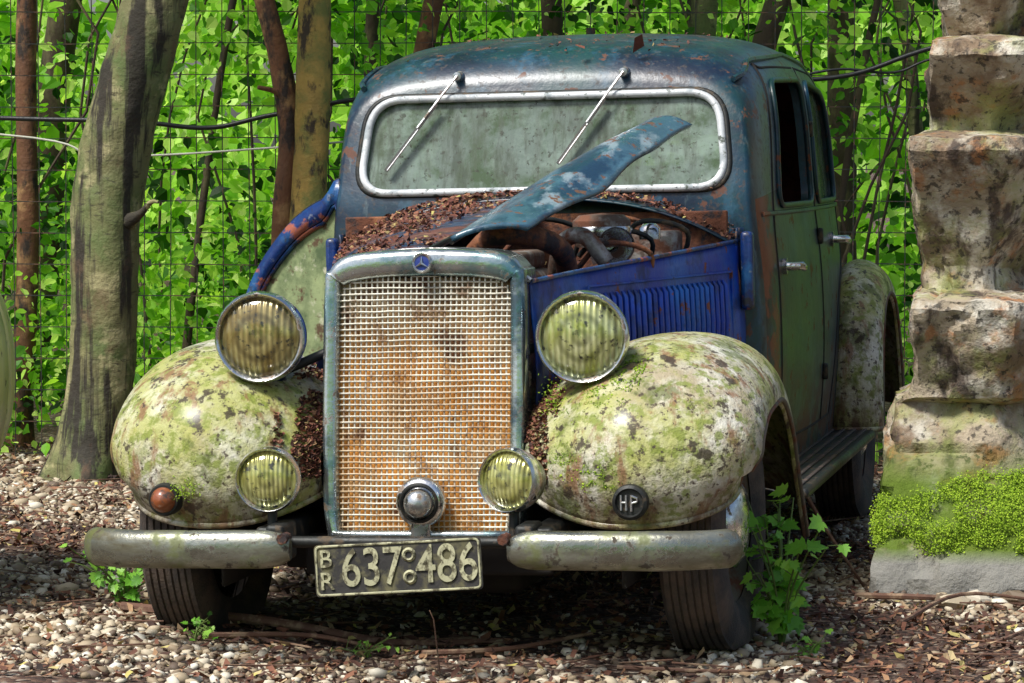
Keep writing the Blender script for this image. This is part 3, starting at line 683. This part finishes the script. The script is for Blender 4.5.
# ================================================================= GROUND
def gz(x,y):
    d=max(0,y-12.5); return .014*noise.noise(Vector((x*.9,y*.9,0)))+.005*noise.noise(Vector((x*5,y*5,1)))+ -.006 + .03*min(d,8)*.3 + (.055*max(0,min(1,(-x-.3)*1.5)) if y<14 else 0)
xs=sorted(set([-120,-60,-30,-15,-9,-6]+list(np.round(np.arange(-4.5,5,.07),3))+[6,9,15,30,60,120]))
ys=sorted(set([-120,-60,-30,-15,-5,0,3,5]+list(np.round(np.arange(6.2,15,.07),3))+[16,18,21,25,30,40,60,120,200]))
V=[(x,y,gz(x,y)) for y in ys for x in xs]; nx=len(xs)
F=[(j*nx+i,j*nx+i+1,(j+1)*nx+i+1,(j+1)*nx+i) for j in range(len(ys)-1) for i in range(nx-1)]
gm,nt,b=newmat('forest_floor')
vo=N(nt,'ShaderNodeTexVoronoi'); vo.inputs['Scale'].default_value=55; tc=N(nt,'ShaderNodeTexCoord'); nt.links.new(tc.outputs['Object'],vo.inputs[0])
sep=N(nt,'ShaderNodeSeparateColor'); nt.links.new(vo.outputs['Color'],sep.inputs[0])
cr=N(nt,'ShaderNodeValToRGB'); nt.links.new(sep.outputs[0],cr.inputs[0])
el=cr.color_ramp.elements
for _ in range(3): el.new(.5)
for e,(p,c) in zip(el,[(0,(.02,.014,.010)),(.4,(.08,.04,.027)),(.65,(.15,.08,.05)),(.85,(.28,.2,.14)),(1,(.46,.40,.32))]): e.position=p; e.color=(*c,1)
col=mixc(nt,mrange(nt,ntex(nt,1.5),.4,.6,0,.7),cr.outputs[0],(.055,.03,.02))
nt.links.new(col,b.inputs['Base Color']); b.inputs['Roughness'].default_value=.9
bp=N(nt,'ShaderNodeBump'); bp.inputs['Strength'].default_value=.9; bp.inputs['Distance'].default_value=.012; bp.invert=True
nt.links.new(vo.outputs['Distance'],bp.inputs['Height']); nt.links.new(bp.outputs[0],b.inputs['Normal'])
mesh('ground',V,F,gm)
M['pebble']=rndmat('pebble_stone',[(0,(.12,.085,.06)),(.3,(.28,.21,.13)),(.6,(.44,.36,.24)),(.85,(.60,.53,.40)),(1,(.74,.70,.58))],rough=.7)
def ground_pts(n,x0,x1,y0,y1,f):
    out=[]
    while len(out)<n:
        x=random.uniform(x0,x1); y=random.uniform(y0,y1)
        if random.random()<f(x,y): out.append((x,y,gz(x,y)))
    return np.array(out)
def undercar(x,y):
    dx,dy=x+.13,y-8.03; u=dx*.978-dy*.208; v=dx*.208+dy*.978
    return abs(u)<.66 and -.42<v<3.2
def fpeb(x,y):
    d=.42+1.5*noise.noise(Vector((x*1.6,y*1.2,7)))+(.28 if y<8.2 else -.12)
    if undercar(x,y): d*=.2
    return max(.03,min(1,d))
P=ground_pts(24000,-2.2,2.6,7.1,12.4,fpeb); s=rng.gamma(3.0,.0026,len(P))+.003
P[:,2]+=s*.2; a,b_,c=frames(rng.normal(size=P.shape)*.35+np.array((0,0,1)),s,(1.15,.8,.55)); scatter('gravel',ICO_V,ICO_F,P,a,b_,c,M['pebble'],smooth=True)
P=ground_pts(42000,-2.6,3,7.1,12.8,lambda x,y:max(.25,min(1,.55-1.2*noise.noise(Vector((x*1.6,y*1.2,7)))))); s=rng.uniform(0,1,len(P))**1.6*.026+.007
P[:,2]+=.004+rng.random(len(P))*.016; a,b_,c=frames(rng.normal(size=P.shape)*.45+np.array((0,0,1)),s,(.6,1.3,1)); 
M['chips']=rndmat('bark_and_leaf_litter',[(0,(.02,.012,.009)),(.35,(.09,.038,.024)),(.62,(.20,.08,.045)),(.82,(.33,.18,.09)),(.94,(.50,.38,.22)),(1,(.5,.44,.12))],rough=.85)
scatter('ground_litter',CHIP_V,CHIP_F,P,a,b_,c,M['chips'])
M['twig']=layered('dead_twig_bark',(.14,.07,.045),[dict(c=(.28,.19,.12),s=20,lo=.5,hi=.62)],rough=.9)
def gp(x,y,h=.015): return (x,y,gz(x,y)+h)
tw=[catmull([gp(-1.0,8.15),gp(-.6,8.0,.03),gp(-.3,7.92),gp(-.02,7.95)],5),catmull([gp(-.22,7.75),gp(0,7.80,.02),gp(.2,7.9,.04)],5),
    catmull([gp(.95,8.75),gp(1.1,8.6,.03),gp(1.25,8.65),gp(1.32,8.5)],5),catmull([gp(1.0,8.2),gp(1.2,8.5,.05),gp(1.45,8.6,.02)],5),
    [(.79,8.75,.32),(.88,8.8,.17),(.99,8.95,.01)],catmull([gp(1.2,7.9),gp(1.35,8.1,.02),gp(1.5,8.05)],5),catmull([gp(-.75,7.8),gp(-.5,7.85,.03),gp(-.3,7.78)],5),
    [(-.17,7.5,0),(-.185,7.5,.13),(-.195,7.51,.15)],catmull([gp(.25,7.55),gp(.5,7.5),gp(.62,7.52,.02)],4)]
rr=[.014,.008,.010,.007,.006,.006,.008,.002,.006]
multi('fallen_twigs',[tube_data(p,[r*(1-.5*i/len(p)) for i in range(len(p))],n=7) for p,r in zip(tw,rr)]+
  [tube_data([gp(x,y,.015),gp(x+l*math.cos(t),y+l*math.sin(t),.022)],.0025,n=5) for x,y,l,t in [(random.uniform(-1.8,2.2),random.uniform(7.3,12),random.uniform(.05,.25),random.uniform(0,6.3)) for _ in range(260)]],M['twig'])

# ================================================================= saplings
M['sapleaf']=rndmat('sapling_leaf',[(0,(.10,.30,.02)),(.5,(.20,.50,.05)),(1,(.36,.66,.09))],rough=.45,trans=.35)
M['stem']=layered('green_stem',(.12,.18,.04),[],rough=.6)
def plant(name,x,y,h,nl,spread,ls,seed):
    rd=random.Random(seed); e=empty(name,(x,y,gz(x,y))); parts=[];P=[];Nn=[];S=[]
    for k in range(max(3,nl//6)):
        t=rd.uniform(0,6.28); L=spread*rd.uniform(.4,1); H=h*rd.uniform(.45,1)
        st=catmull([(0,0,-.01),(L*.3*math.cos(t),L*.3*math.sin(t),H*.5),(L*math.cos(t),L*math.sin(t),H)],6); parts.append(tube_data(st,[.004*(1-.6*i/len(st)) for i in range(len(st))],n=5))
        for j in range(6):
            q=st[int((.30+.70*j/5)*(len(st)-1))]; tt=rd.uniform(0,6.28); off=rd.uniform(.01,.05)
            p=(q[0]+off*math.cos(tt),q[1]+off*math.sin(tt),q[2]+rd.uniform(-.01,.03)); parts.append(tube_data([tuple(q),p],.0015,n=4))
            P.append(p); Nn.append((rd.gauss(0,.5),rd.gauss(-.55,.4),rd.uniform(.3,1))); S.append(ls*rd.uniform(.5,1.2))
    P=np.array(P);Nn=np.array(Nn);S=np.array(S); a,b,c=frames(Nn,S,(1,1,1),down=(0,-.2,-.7))
    multi('stems',parts,M['stem'],e); scatter('leaves',LOB_V,LOB_F,P,a,b,c,M['sapleaf'],e)
plant('sapling_plant',.675,7.95,.40,96,.16,.055,3); plant('weed_plant',-1.02,8.35,.16,70,.18,.038,5); plant('weed_plant',-.78,7.8,.06,18,.08,.022,8)
plant('weed_plant',-.36,7.75,.04,12,.10,.016,9); plant('weed_plant',.72,7.72,.05,12,.04,.022,12)

# ================================================================= STONE PILLAR
M['stone']=layered('weathered_concrete',(.42,.35,.25),[
  dict(c=(.62,.59,.50),s=6,lo=.50,hi=.60,a=.85),dict(c=(.19,.125,.075),s=4.5,lo=.47,hi=.57,a=.85,off=3),
  dict(c=(.07,.05,.04),s=8,st=(1,1,.28),lo=.52,hi=.60,a=.9),dict(c=(.40,.18,.07),s=8,lo=.55,hi=.63,a=.75,off=5),
  dict(c=(.30,.34,.10),s=6,lo=.5,hi=.62,a=.6,off=8),dict(c=(.04,.035,.03),s=38,lo=.55,hi=.62,a=.8,off=18),
  dict(c=(.10,.16,.015),s=4,lo=.30,hi=.44,z=(.42,.30),r=.95,off=1,a=.95),dict(c=(.25,.24,.22),s=3,lo=.2,hi=.4,z=(.13,.09),a=.95)],rough=.85,bump=(40,1.0),spec=.3)
LV=[(-.06,.99,8.74),(.05,1.0,8.77),(.52,1.085,9.03),(.54,1.125,8.97),(.57,1.135,8.96),(.79,1.120,8.88),(.815,1.125,8.89),(.84,1.18,9.10),(.90,1.182,9.12),(1.235,1.108,8.90),(1.27,1.115,8.91),(1.295,1.19,9.08),(1.33,1.190,9.08),
    (1.50,1.172,8.93),(1.54,1.18,8.94),(1.565,1.235,9.10),(1.66,1.21,9.05),(2.0,1.14,8.92),(2.03,1.15,8.92),(2.06,1.22,9.08),(2.6,1.2,9.0)]
zz=sorted(set([l[0] for l in LV]+list(np.arange(-.05,2.6,.02))))
V=[]; NQ=120
for z in zz:
    XL=interp(z,[(l[0],l[1]) for l in LV]); YF=interp(z,[(l[0],l[2]) for l in LV]); k=(9.0-YF)
    pp=[Vector(p) for p in round_poly([(XL,YF+.05),(1.375+k*.25,YF-.02),(1.80+k,YF+.30),(1.72+k,YF+.75),(XL+.08,YF+.62)],.018,3)]
    L=[0]
    for i in range(len(pp)): L.append(L[-1]+(pp[(i+1)%len(pp)]-pp[i]).length)
    ppx=[p[0] for p in pp]+[pp[0][0]]; ppy=[p[1] for p in pp]+[pp[0][1]]
    for q in range(NQ):
        t=q/NQ*L[-1]; x=float(np.interp(t,L,ppx)); y=float(np.interp(t,L,ppy))
        d=.018*noise.noise(Vector((x*6,y*6,z*6)))+.012*noise.noise(Vector((x*17,y*17,z*17)))+.006*noise.noise(Vector((x*45,y*45,z*45)))
        crk=abs(noise.noise(Vector((x*4+3,y*4,z*3)))); d-=.016*max(0,1-crk/.035)
        cxy=Vector((x-1.45,y-9.3)).normalized(); V.append((x+cxy[0]*d*1.4,y+cxy[1]*d*1.4,z+d*.5))
F=[(j*NQ+q,j*NQ+(q+1)%NQ,(j+1)*NQ+(q+1)%NQ,(j+1)*NQ+q) for j in range(len(zz)-1) for q in range(NQ)]+[tuple((len(zz)-1)*NQ+q for q in range(NQ))]
pil=empty('stone_pillar'); mesh('pillar_blocks',V,F,M['stone'],pil,angle=30)
PV=np.array(V); mp=[]; mrn=[]
for v in PV:
    if .08<v[2]<.42 and v[1]<9.3 and v[1]<9.0+(v[0]-1.0)*.3:
        top=.27+.12*(v[0]-1.0)+.10*noise.noise(Vector((v[0]*6,v[1]*6,1))); bot=.12+.07*noise.noise(Vector((v[0]*7,v[1]*7,5)))
        k=min(top-v[2],v[2]-bot)
        if k>0 and noise.noise(Vector((v[0]*9,v[1]*9,v[2]*10)))>-.30:
            th=.012+min(.030,k*.35)
            for _ in range(75):
                o=random.random()**.6*th; mp.append(v+np.array((random.gauss(-.2*o,.010),-o+random.gauss(0,.003),random.gauss(0,.010)+o*.2))); mrn.append(min(1,max(0,.25+.6*o/th*.9+random.gauss(0,.15))))
mp=np.array(mp); print('MOSS',len(mp)); a,b,c=frames(rng.normal(size=mp.shape)*.6+np.array((-.1,-.5,.7)),rng.uniform(.003,.0065,len(mp)),(.8,1.2,1)); scatter('pillar_moss',CHIP_V,CHIP_F,mp,a,b,c,M['moss'],pil,rnd=np.array(mrn))
rk=np.array([(1.02+random.random()*.6,8.70-random.random()*.12,.015) for k in range(14)])
s=rng.uniform(.02,.045,len(rk)); a,b,c=frames(rng.normal(size=rk.shape)*.5+np.array((0,0,1)),s,(1.2,.9,.6)); scatter('rubble_stones',ICO_V,ICO_F,rk,a,b,c,M['pebble'],pil)

# ================================================================= TREES
M['bark']=layered('smooth_bark',(.20,.19,.08),[
  dict(c=(.10,.15,.04),s=3,lo=.42,hi=.58,a=.85),dict(c=(.40,.36,.18),s=8,lo=.54,hi=.62,a=.75),
  dict(c=(.022,.016,.012),s=5,st=(1.8,1.8,.10),lo=.50,hi=.56,a=.95,off=2),dict(c=(.16,.09,.05),s=6,st=(1,1,.6),lo=.56,hi=.64,a=.5,off=6),
  dict(c=(.04,.035,.02),s=30,st=(.6,.6,2.2),lo=.57,hi=.65,a=.8,off=9)],rough=.7,bump=(24,.9))
M['barkred']=layered('reddish_bark',(.15,.065,.03),[dict(c=(.30,.17,.07),s=9,lo=.5,hi=.62),dict(c=(.03,.02,.015),s=14,st=(1,1,.4),lo=.50,hi=.60)],rough=.8,bump=(40,.6))
M['barkyel']=layered('ochre_bark',(.42,.28,.07),[dict(c=(.20,.20,.05),s=7,lo=.48,hi=.62),dict(c=(.05,.035,.02),s=14,st=(1,1,.5),lo=.52,hi=.60)],rough=.8,bump=(40,.7))
M['barkdark']=layered('dark_bark',(.06,.04,.025),[dict(c=(.13,.11,.05),s=7,st=(1,1,.4),lo=.5,hi=.62)],rough=.9,bump=(40,.5))
M['leaf']=rndmat('bright_leaf',[(0,(.012,.05,.004)),(.25,(.06,.22,.010)),(.5,(.22,.55,.03)),(.8,(.45,.80,.07)),(1,(.68,.92,.22))],rough=.5,trans=.5,spec=.3)
M['leaflit']=rndmat('far_lit_leaf',[(0,(.06,.20,.01)),(.4,(.28,.60,.04)),(.75,(.52,.84,.12)),(1,(.75,.96,.36))],rough=.6,trans=.5,spec=.2)  # distant leaves: sunlit look put into the brighter colours
def trunk_data(P,r,n=22,sub=7,flare=0,amp=.06):
    Q=catmull([(*p,rr_) for p,rr_ in zip(P,r)],sub); V,F=tube_data([q[:3] for q in Q],[q[3] for q in Q],n=n)
    out=[]
    for i,v in enumerate(V):
        q=Q[i//n]; c=Vector(q[:3]); d=v-c; f=1+amp*2*noise.noise(Vector((v.x*6,v.y*6,v.z*2)))+amp*noise.noise(v*14)
        if flare:
            h=max(0,1-(v.z)/.30); ang=math.atan2(d.y,d.x); f*=1+flare*h*h*(.7+.6*math.sin(ang*4+1))
        out.append(c+d*f)
    return out,F
def crown(cs,per,sig,size,mat,name,par,bias=(0,-.5,.5)):
    cs=np.array(cs,float); P=np.repeat(cs,per,0)+rng.normal(size=(len(cs)*per,3))*np.array(sig)
    P[:,2]=np.maximum(P[:,2],.03); s=rng.uniform(0,1,len(P))**1.5*(size[1]-size[0])+size[0]; a,b,c=frames(rng.normal(size=P.shape)*.7+np.array(bias),s,(1,1,1),down=(0,0,-.7))
    rn=np.clip(np.repeat(rng.normal(.5,.28,len(cs)),per)+rng.normal(0,.18,len(P)),0,1)
    return scatter(name,LEAF_V,LEAF_F,P,a,b,c,mat,par,rnd=rn)
def tree(name,P,r,bark,limbs=(),flare=.0,nc=30,cr=(1.2,1.0,.8),n=22,sub=7):
    e=empty(name); parts=[trunk_data(P,r,flare=flare,n=n,sub=sub)]
    for lp,lr in limbs: parts.append(trunk_data(lp,lr,n=10,sub=5))
    top=P[-1]; cc=[]
    for k in range(9):
        t=k*2.4; L=random.uniform(.8,1.5); q=(top[0]+L*math.cos(t)*cr[0]*.7,top[1]+L*math.sin(t)*cr[1]*.7,top[2]+random.uniform(.0,1.2))
        parts.append(trunk_data([top,((top[0]+q[0])/2,(top[1]+q[1])/2,top[2]*.4+q[2]*.6),q],[r[-1]*.6,r[-1]*.4,.01],n=7,sub=4))
        for _ in range(nc//9+1): cc.append((q[0]+random.gauss(0,.35),q[1]+random.gauss(0,.35),q[2]+random.gauss(0,.3)))
    multi('trunk',parts,bark,e); crown(cc,60,(.25,.25,.18),(.05,.11),M['leaf'],'crown',e)
tree('beech_tree',[(-1.55,11.6,-.1),(-1.53,11.6,.1),(-1.485,11.6,.5),(-1.465,11.6,1.05),(-1.39,11.6,1.42),(-1.28,11.6,1.78),(-1.10,11.65,2.4),(-1.0,11.7,3.4)],
     [.15,.13,.115,.125,.128,.115,.10,.08],M['bark'],flare=.4,n=40,sub=14,limbs=[([(-1.38,11.52,.98),(-1.33,11.48,1.01),(-1.29,11.45,1.05),(-1.26,11.42,1.05)],[.03,.014,.009,.005])])
tree('slender_tree',[(-.80,12.0,-.1),(-.78,12.0,.5),(-.76,12.0,1.05),(-.745,12.0,1.4),(-.735,12.0,1.8),(-.72,12,2.6),(-.6,12,3.3)],[.10,.085,.070,.068,.060,.055,.04],M['barkyel'],flare=.3)
tree('slender_tree',[(-.86,12.06,-.1),(-.85,12.06,.5),(-.86,12.06,.95),(-.835,12.06,1.30),(-.88,12.06,1.6),(-.94,12.06,1.85),(-1.1,12.1,2.6),(-1.2,12.1,3.2)],[.07,.06,.045,.045,.04,.038,.035,.025],M['barkred'],
     limbs=[([(-.84,12.05,1.38),(-.88,12.03,1.45),(-.95,12.0,1.47)],[.02,.012,.008])])
for (px,Y,lean_,r,bk) in ((428,12.6,.25,.040,'barkred'),(28,12.8,.06,.040,'barkred'),(700,13.6,.1,.07,'bark'),(765,13.2,.45,.05,'barkdark'),(552,14.5,-.05,.05,'barkdark'),
                         (228,12.9,.25,.015,'barkdark'),(905,13.5,-.25,.030,'bark'),(868,13.2,.3,.015,'barkdark'),(372,14,.05,.03,'barkdark'),(840,16,0,.07,'barkdark'),(60,16,.2,.08,'barkdark'),(620,16,.3,.04,'barkdark')):
    X=(px-512)/3200*Y; P=[(X-lean_*.9,Y,-.1),(X-lean_*.4+random.gauss(0,.03),Y,.8),(X,Y,1.7),(X+lean_*.7,Y,2.6),(X+lean_*1.2,Y,4.2)]
    tree('woodland_tree',P,[r*1.3,r*1.1,r,r*.85,r*.6],M[bk],flare=.4,nc=10)

def clumps(n,x0,x1,y0,y1,z0,z1,thr,fs=.9,seed=0,zpow=1.0):
    out=[]
    while len(out)<n:
        x=random.uniform(x0,x1);y=random.uniform(y0,y1);z=z0+(z1-z0)*random.random()**zpow
        if noise.noise(Vector((x*fs,y*fs+seed,z*fs*1.3)))>thr: out.append((x,y,z+.1))
    return out
crown(clumps(540,-3.4,3.8,12.5,14.0,.0,2.4,.05,1.6,seed=1),32,(.12,.16,.07),(.022,.075),M['leaf'],'shrub_foliage',None)
crown(clumps(230,-3.4,3.8,12.3,13.0,.0,.5,-.5,seed=4),28,(.14,.12,.08),(.02,.07),M['leaf'],'undergrowth_foliage',None)
crown(clumps(740,-4.5,5,14.3,18,.0,3.2,.02,.9,seed=2),30,(.19,.24,.12),(.04,.12),M['leaf'],'woodland_foliage',None)
crown(clumps(600,-6.5,7.5,18.5,26,.0,4.6,-.12,.5,seed=3),28,(.40,.42,.3),(.10,.22),M['leaflit'],'distant_woodland_foliage',None)
crown(clumps(460,-12,14,28,38,.0,7,-.4,.3,seed=5),22,(.9,.9,.7),(.3,.55),M['leaflit'],'far_forest_foliage',None)
crown(clumps(200,-14,14,-14,-8,.0,4.5,-.4,.3,seed=6),22,(.9,.9,.7),(.3,.5),M['leaf'],'rear_forest_foliage',None)  # unseen trees behind the camera, added for green reflections in the chrome
multi('undergrowth_stems',[trunk_data([(x,y,-.05),(x+random.gauss(0,.08),y,.8),(x+random.gauss(0,.3),y,1.7),(x+random.gauss(0,.5),y,2.7)],[.009,.007,.006,.003],n=5,sub=3) for x,y in
   [(random.uniform(-3,3.5),random.uniform(12.6,15.5)) for _ in range(50)]],M['barkdark'])

# ================================================================= FENCE
M['wire']=layered('fence_wire',(.03,.035,.03),[dict(c=(.14,.07,.04),s=20,lo=.5,hi=.6)],rough=.6,metal=.3)
fe=empty('wire_fence'); parts=[]
for x in np.arange(-5,6,.10):
    parts.append(tube_data([(x+.01*noise.noise(Vector((x*3,z,0))),12.2+.02*noise.noise(Vector((x,z*2,4))),z) for z in (0,.5,1,1.5,2)],.0026,n=4))
for z in np.arange(.08,2.0,.12):
    parts.append(tube_data([(x,12.2+.02*noise.noise(Vector((x,z*2,4))),z+.012*noise.noise(Vector((x*1.3,z,9)))) for x in np.arange(-5,6,.25)],.0026,n=4))
multi('fence_mesh',parts,M['wire'],fe)
for x in (-4.6,-2.2,.3,3.0,5.4): tube('fence_post',[(x,12.24,-.1),(x,12.24,1.7)],.018,M['wire'],fe,n=12)
def cable(name,P,r,mat): tube(name,catmull(P,8),r,mat,None,n=8)
M['cable']=layered('black_cable_rubber',(.015,.016,.018),[],rough=.4); M['rope']=layered('pale_string',(.6,.6,.5),[],rough=.8)
cable('black_cable',[(-5,12.15,1.55),(-3,12.15,1.40),(-1.94,12.15,1.357),(-1.45,12.12,1.345),(-1.15,12.15,1.32),(-.90,12.15,1.37),(-.4,12.15,1.45),(.6,12.15,1.5),(1.22,12.15,1.51),(1.62,12.15,1.63),(2.4,12.15,1.8)],.009,M['cable'])
cable('black_cable',[(.9,12.16,1.47),(1.22,12.16,1.54),(1.45,12.16,1.53),(1.7,12.16,1.60),(2.6,12.16,1.66)],.005,M['cable'])
cable('pale_string',[(-4,12.14,1.42),(-1.94,12.14,1.295),(-1.55,12.14,1.215),(-.9,12.14,1.245),(-.3,12.14,1.3)],.004,M['rope'])

# ================================================================= CAMERA & LIGHT
cam=D.cameras.new('Camera'); co=D.objects.new('Camera',cam); coll.objects.link(co)
co.location=(0,0,1.235); cam.sensor_width=36; cam.lens=3200/1024*36; cam.clip_end=500
co.rotation_euler=(R(90-3.42),0,0); scene.camera=co
el_,az=R(56),R(228)
d=Vector((math.sin(az)*math.cos(el_),math.cos(az)*math.cos(el_),math.sin(el_)))
sl=D.lights.new('sun','SUN'); sl.energy=4.4; sl.angle=R(14); sl.color=(1,.975,.93); so=D.objects.new('sun',sl); coll.objects.link(so); so.rotation_euler=d.to_track_quat('Z','Y').to_euler()
w=D.worlds.new('World'); scene.world=w; w.use_nodes=True; nt=w.node_tree; bg=nt.nodes['Background']
sk=nt.nodes.new('ShaderNodeTexSky'); sk.sky_type='NISHITA'; sk.sun_disc=False; sk.sun_elevation=el_; sk.sun_rotation=az; sk.air_density=1; sk.dust_density=3
nt.links.new(sk.outputs[0],bg.inputs[0]); bg.inputs[1].default_value=.14
scene.view_settings.view_transform='Standard'; scene.view_settings.look='None'; scene.view_settings.exposure=0
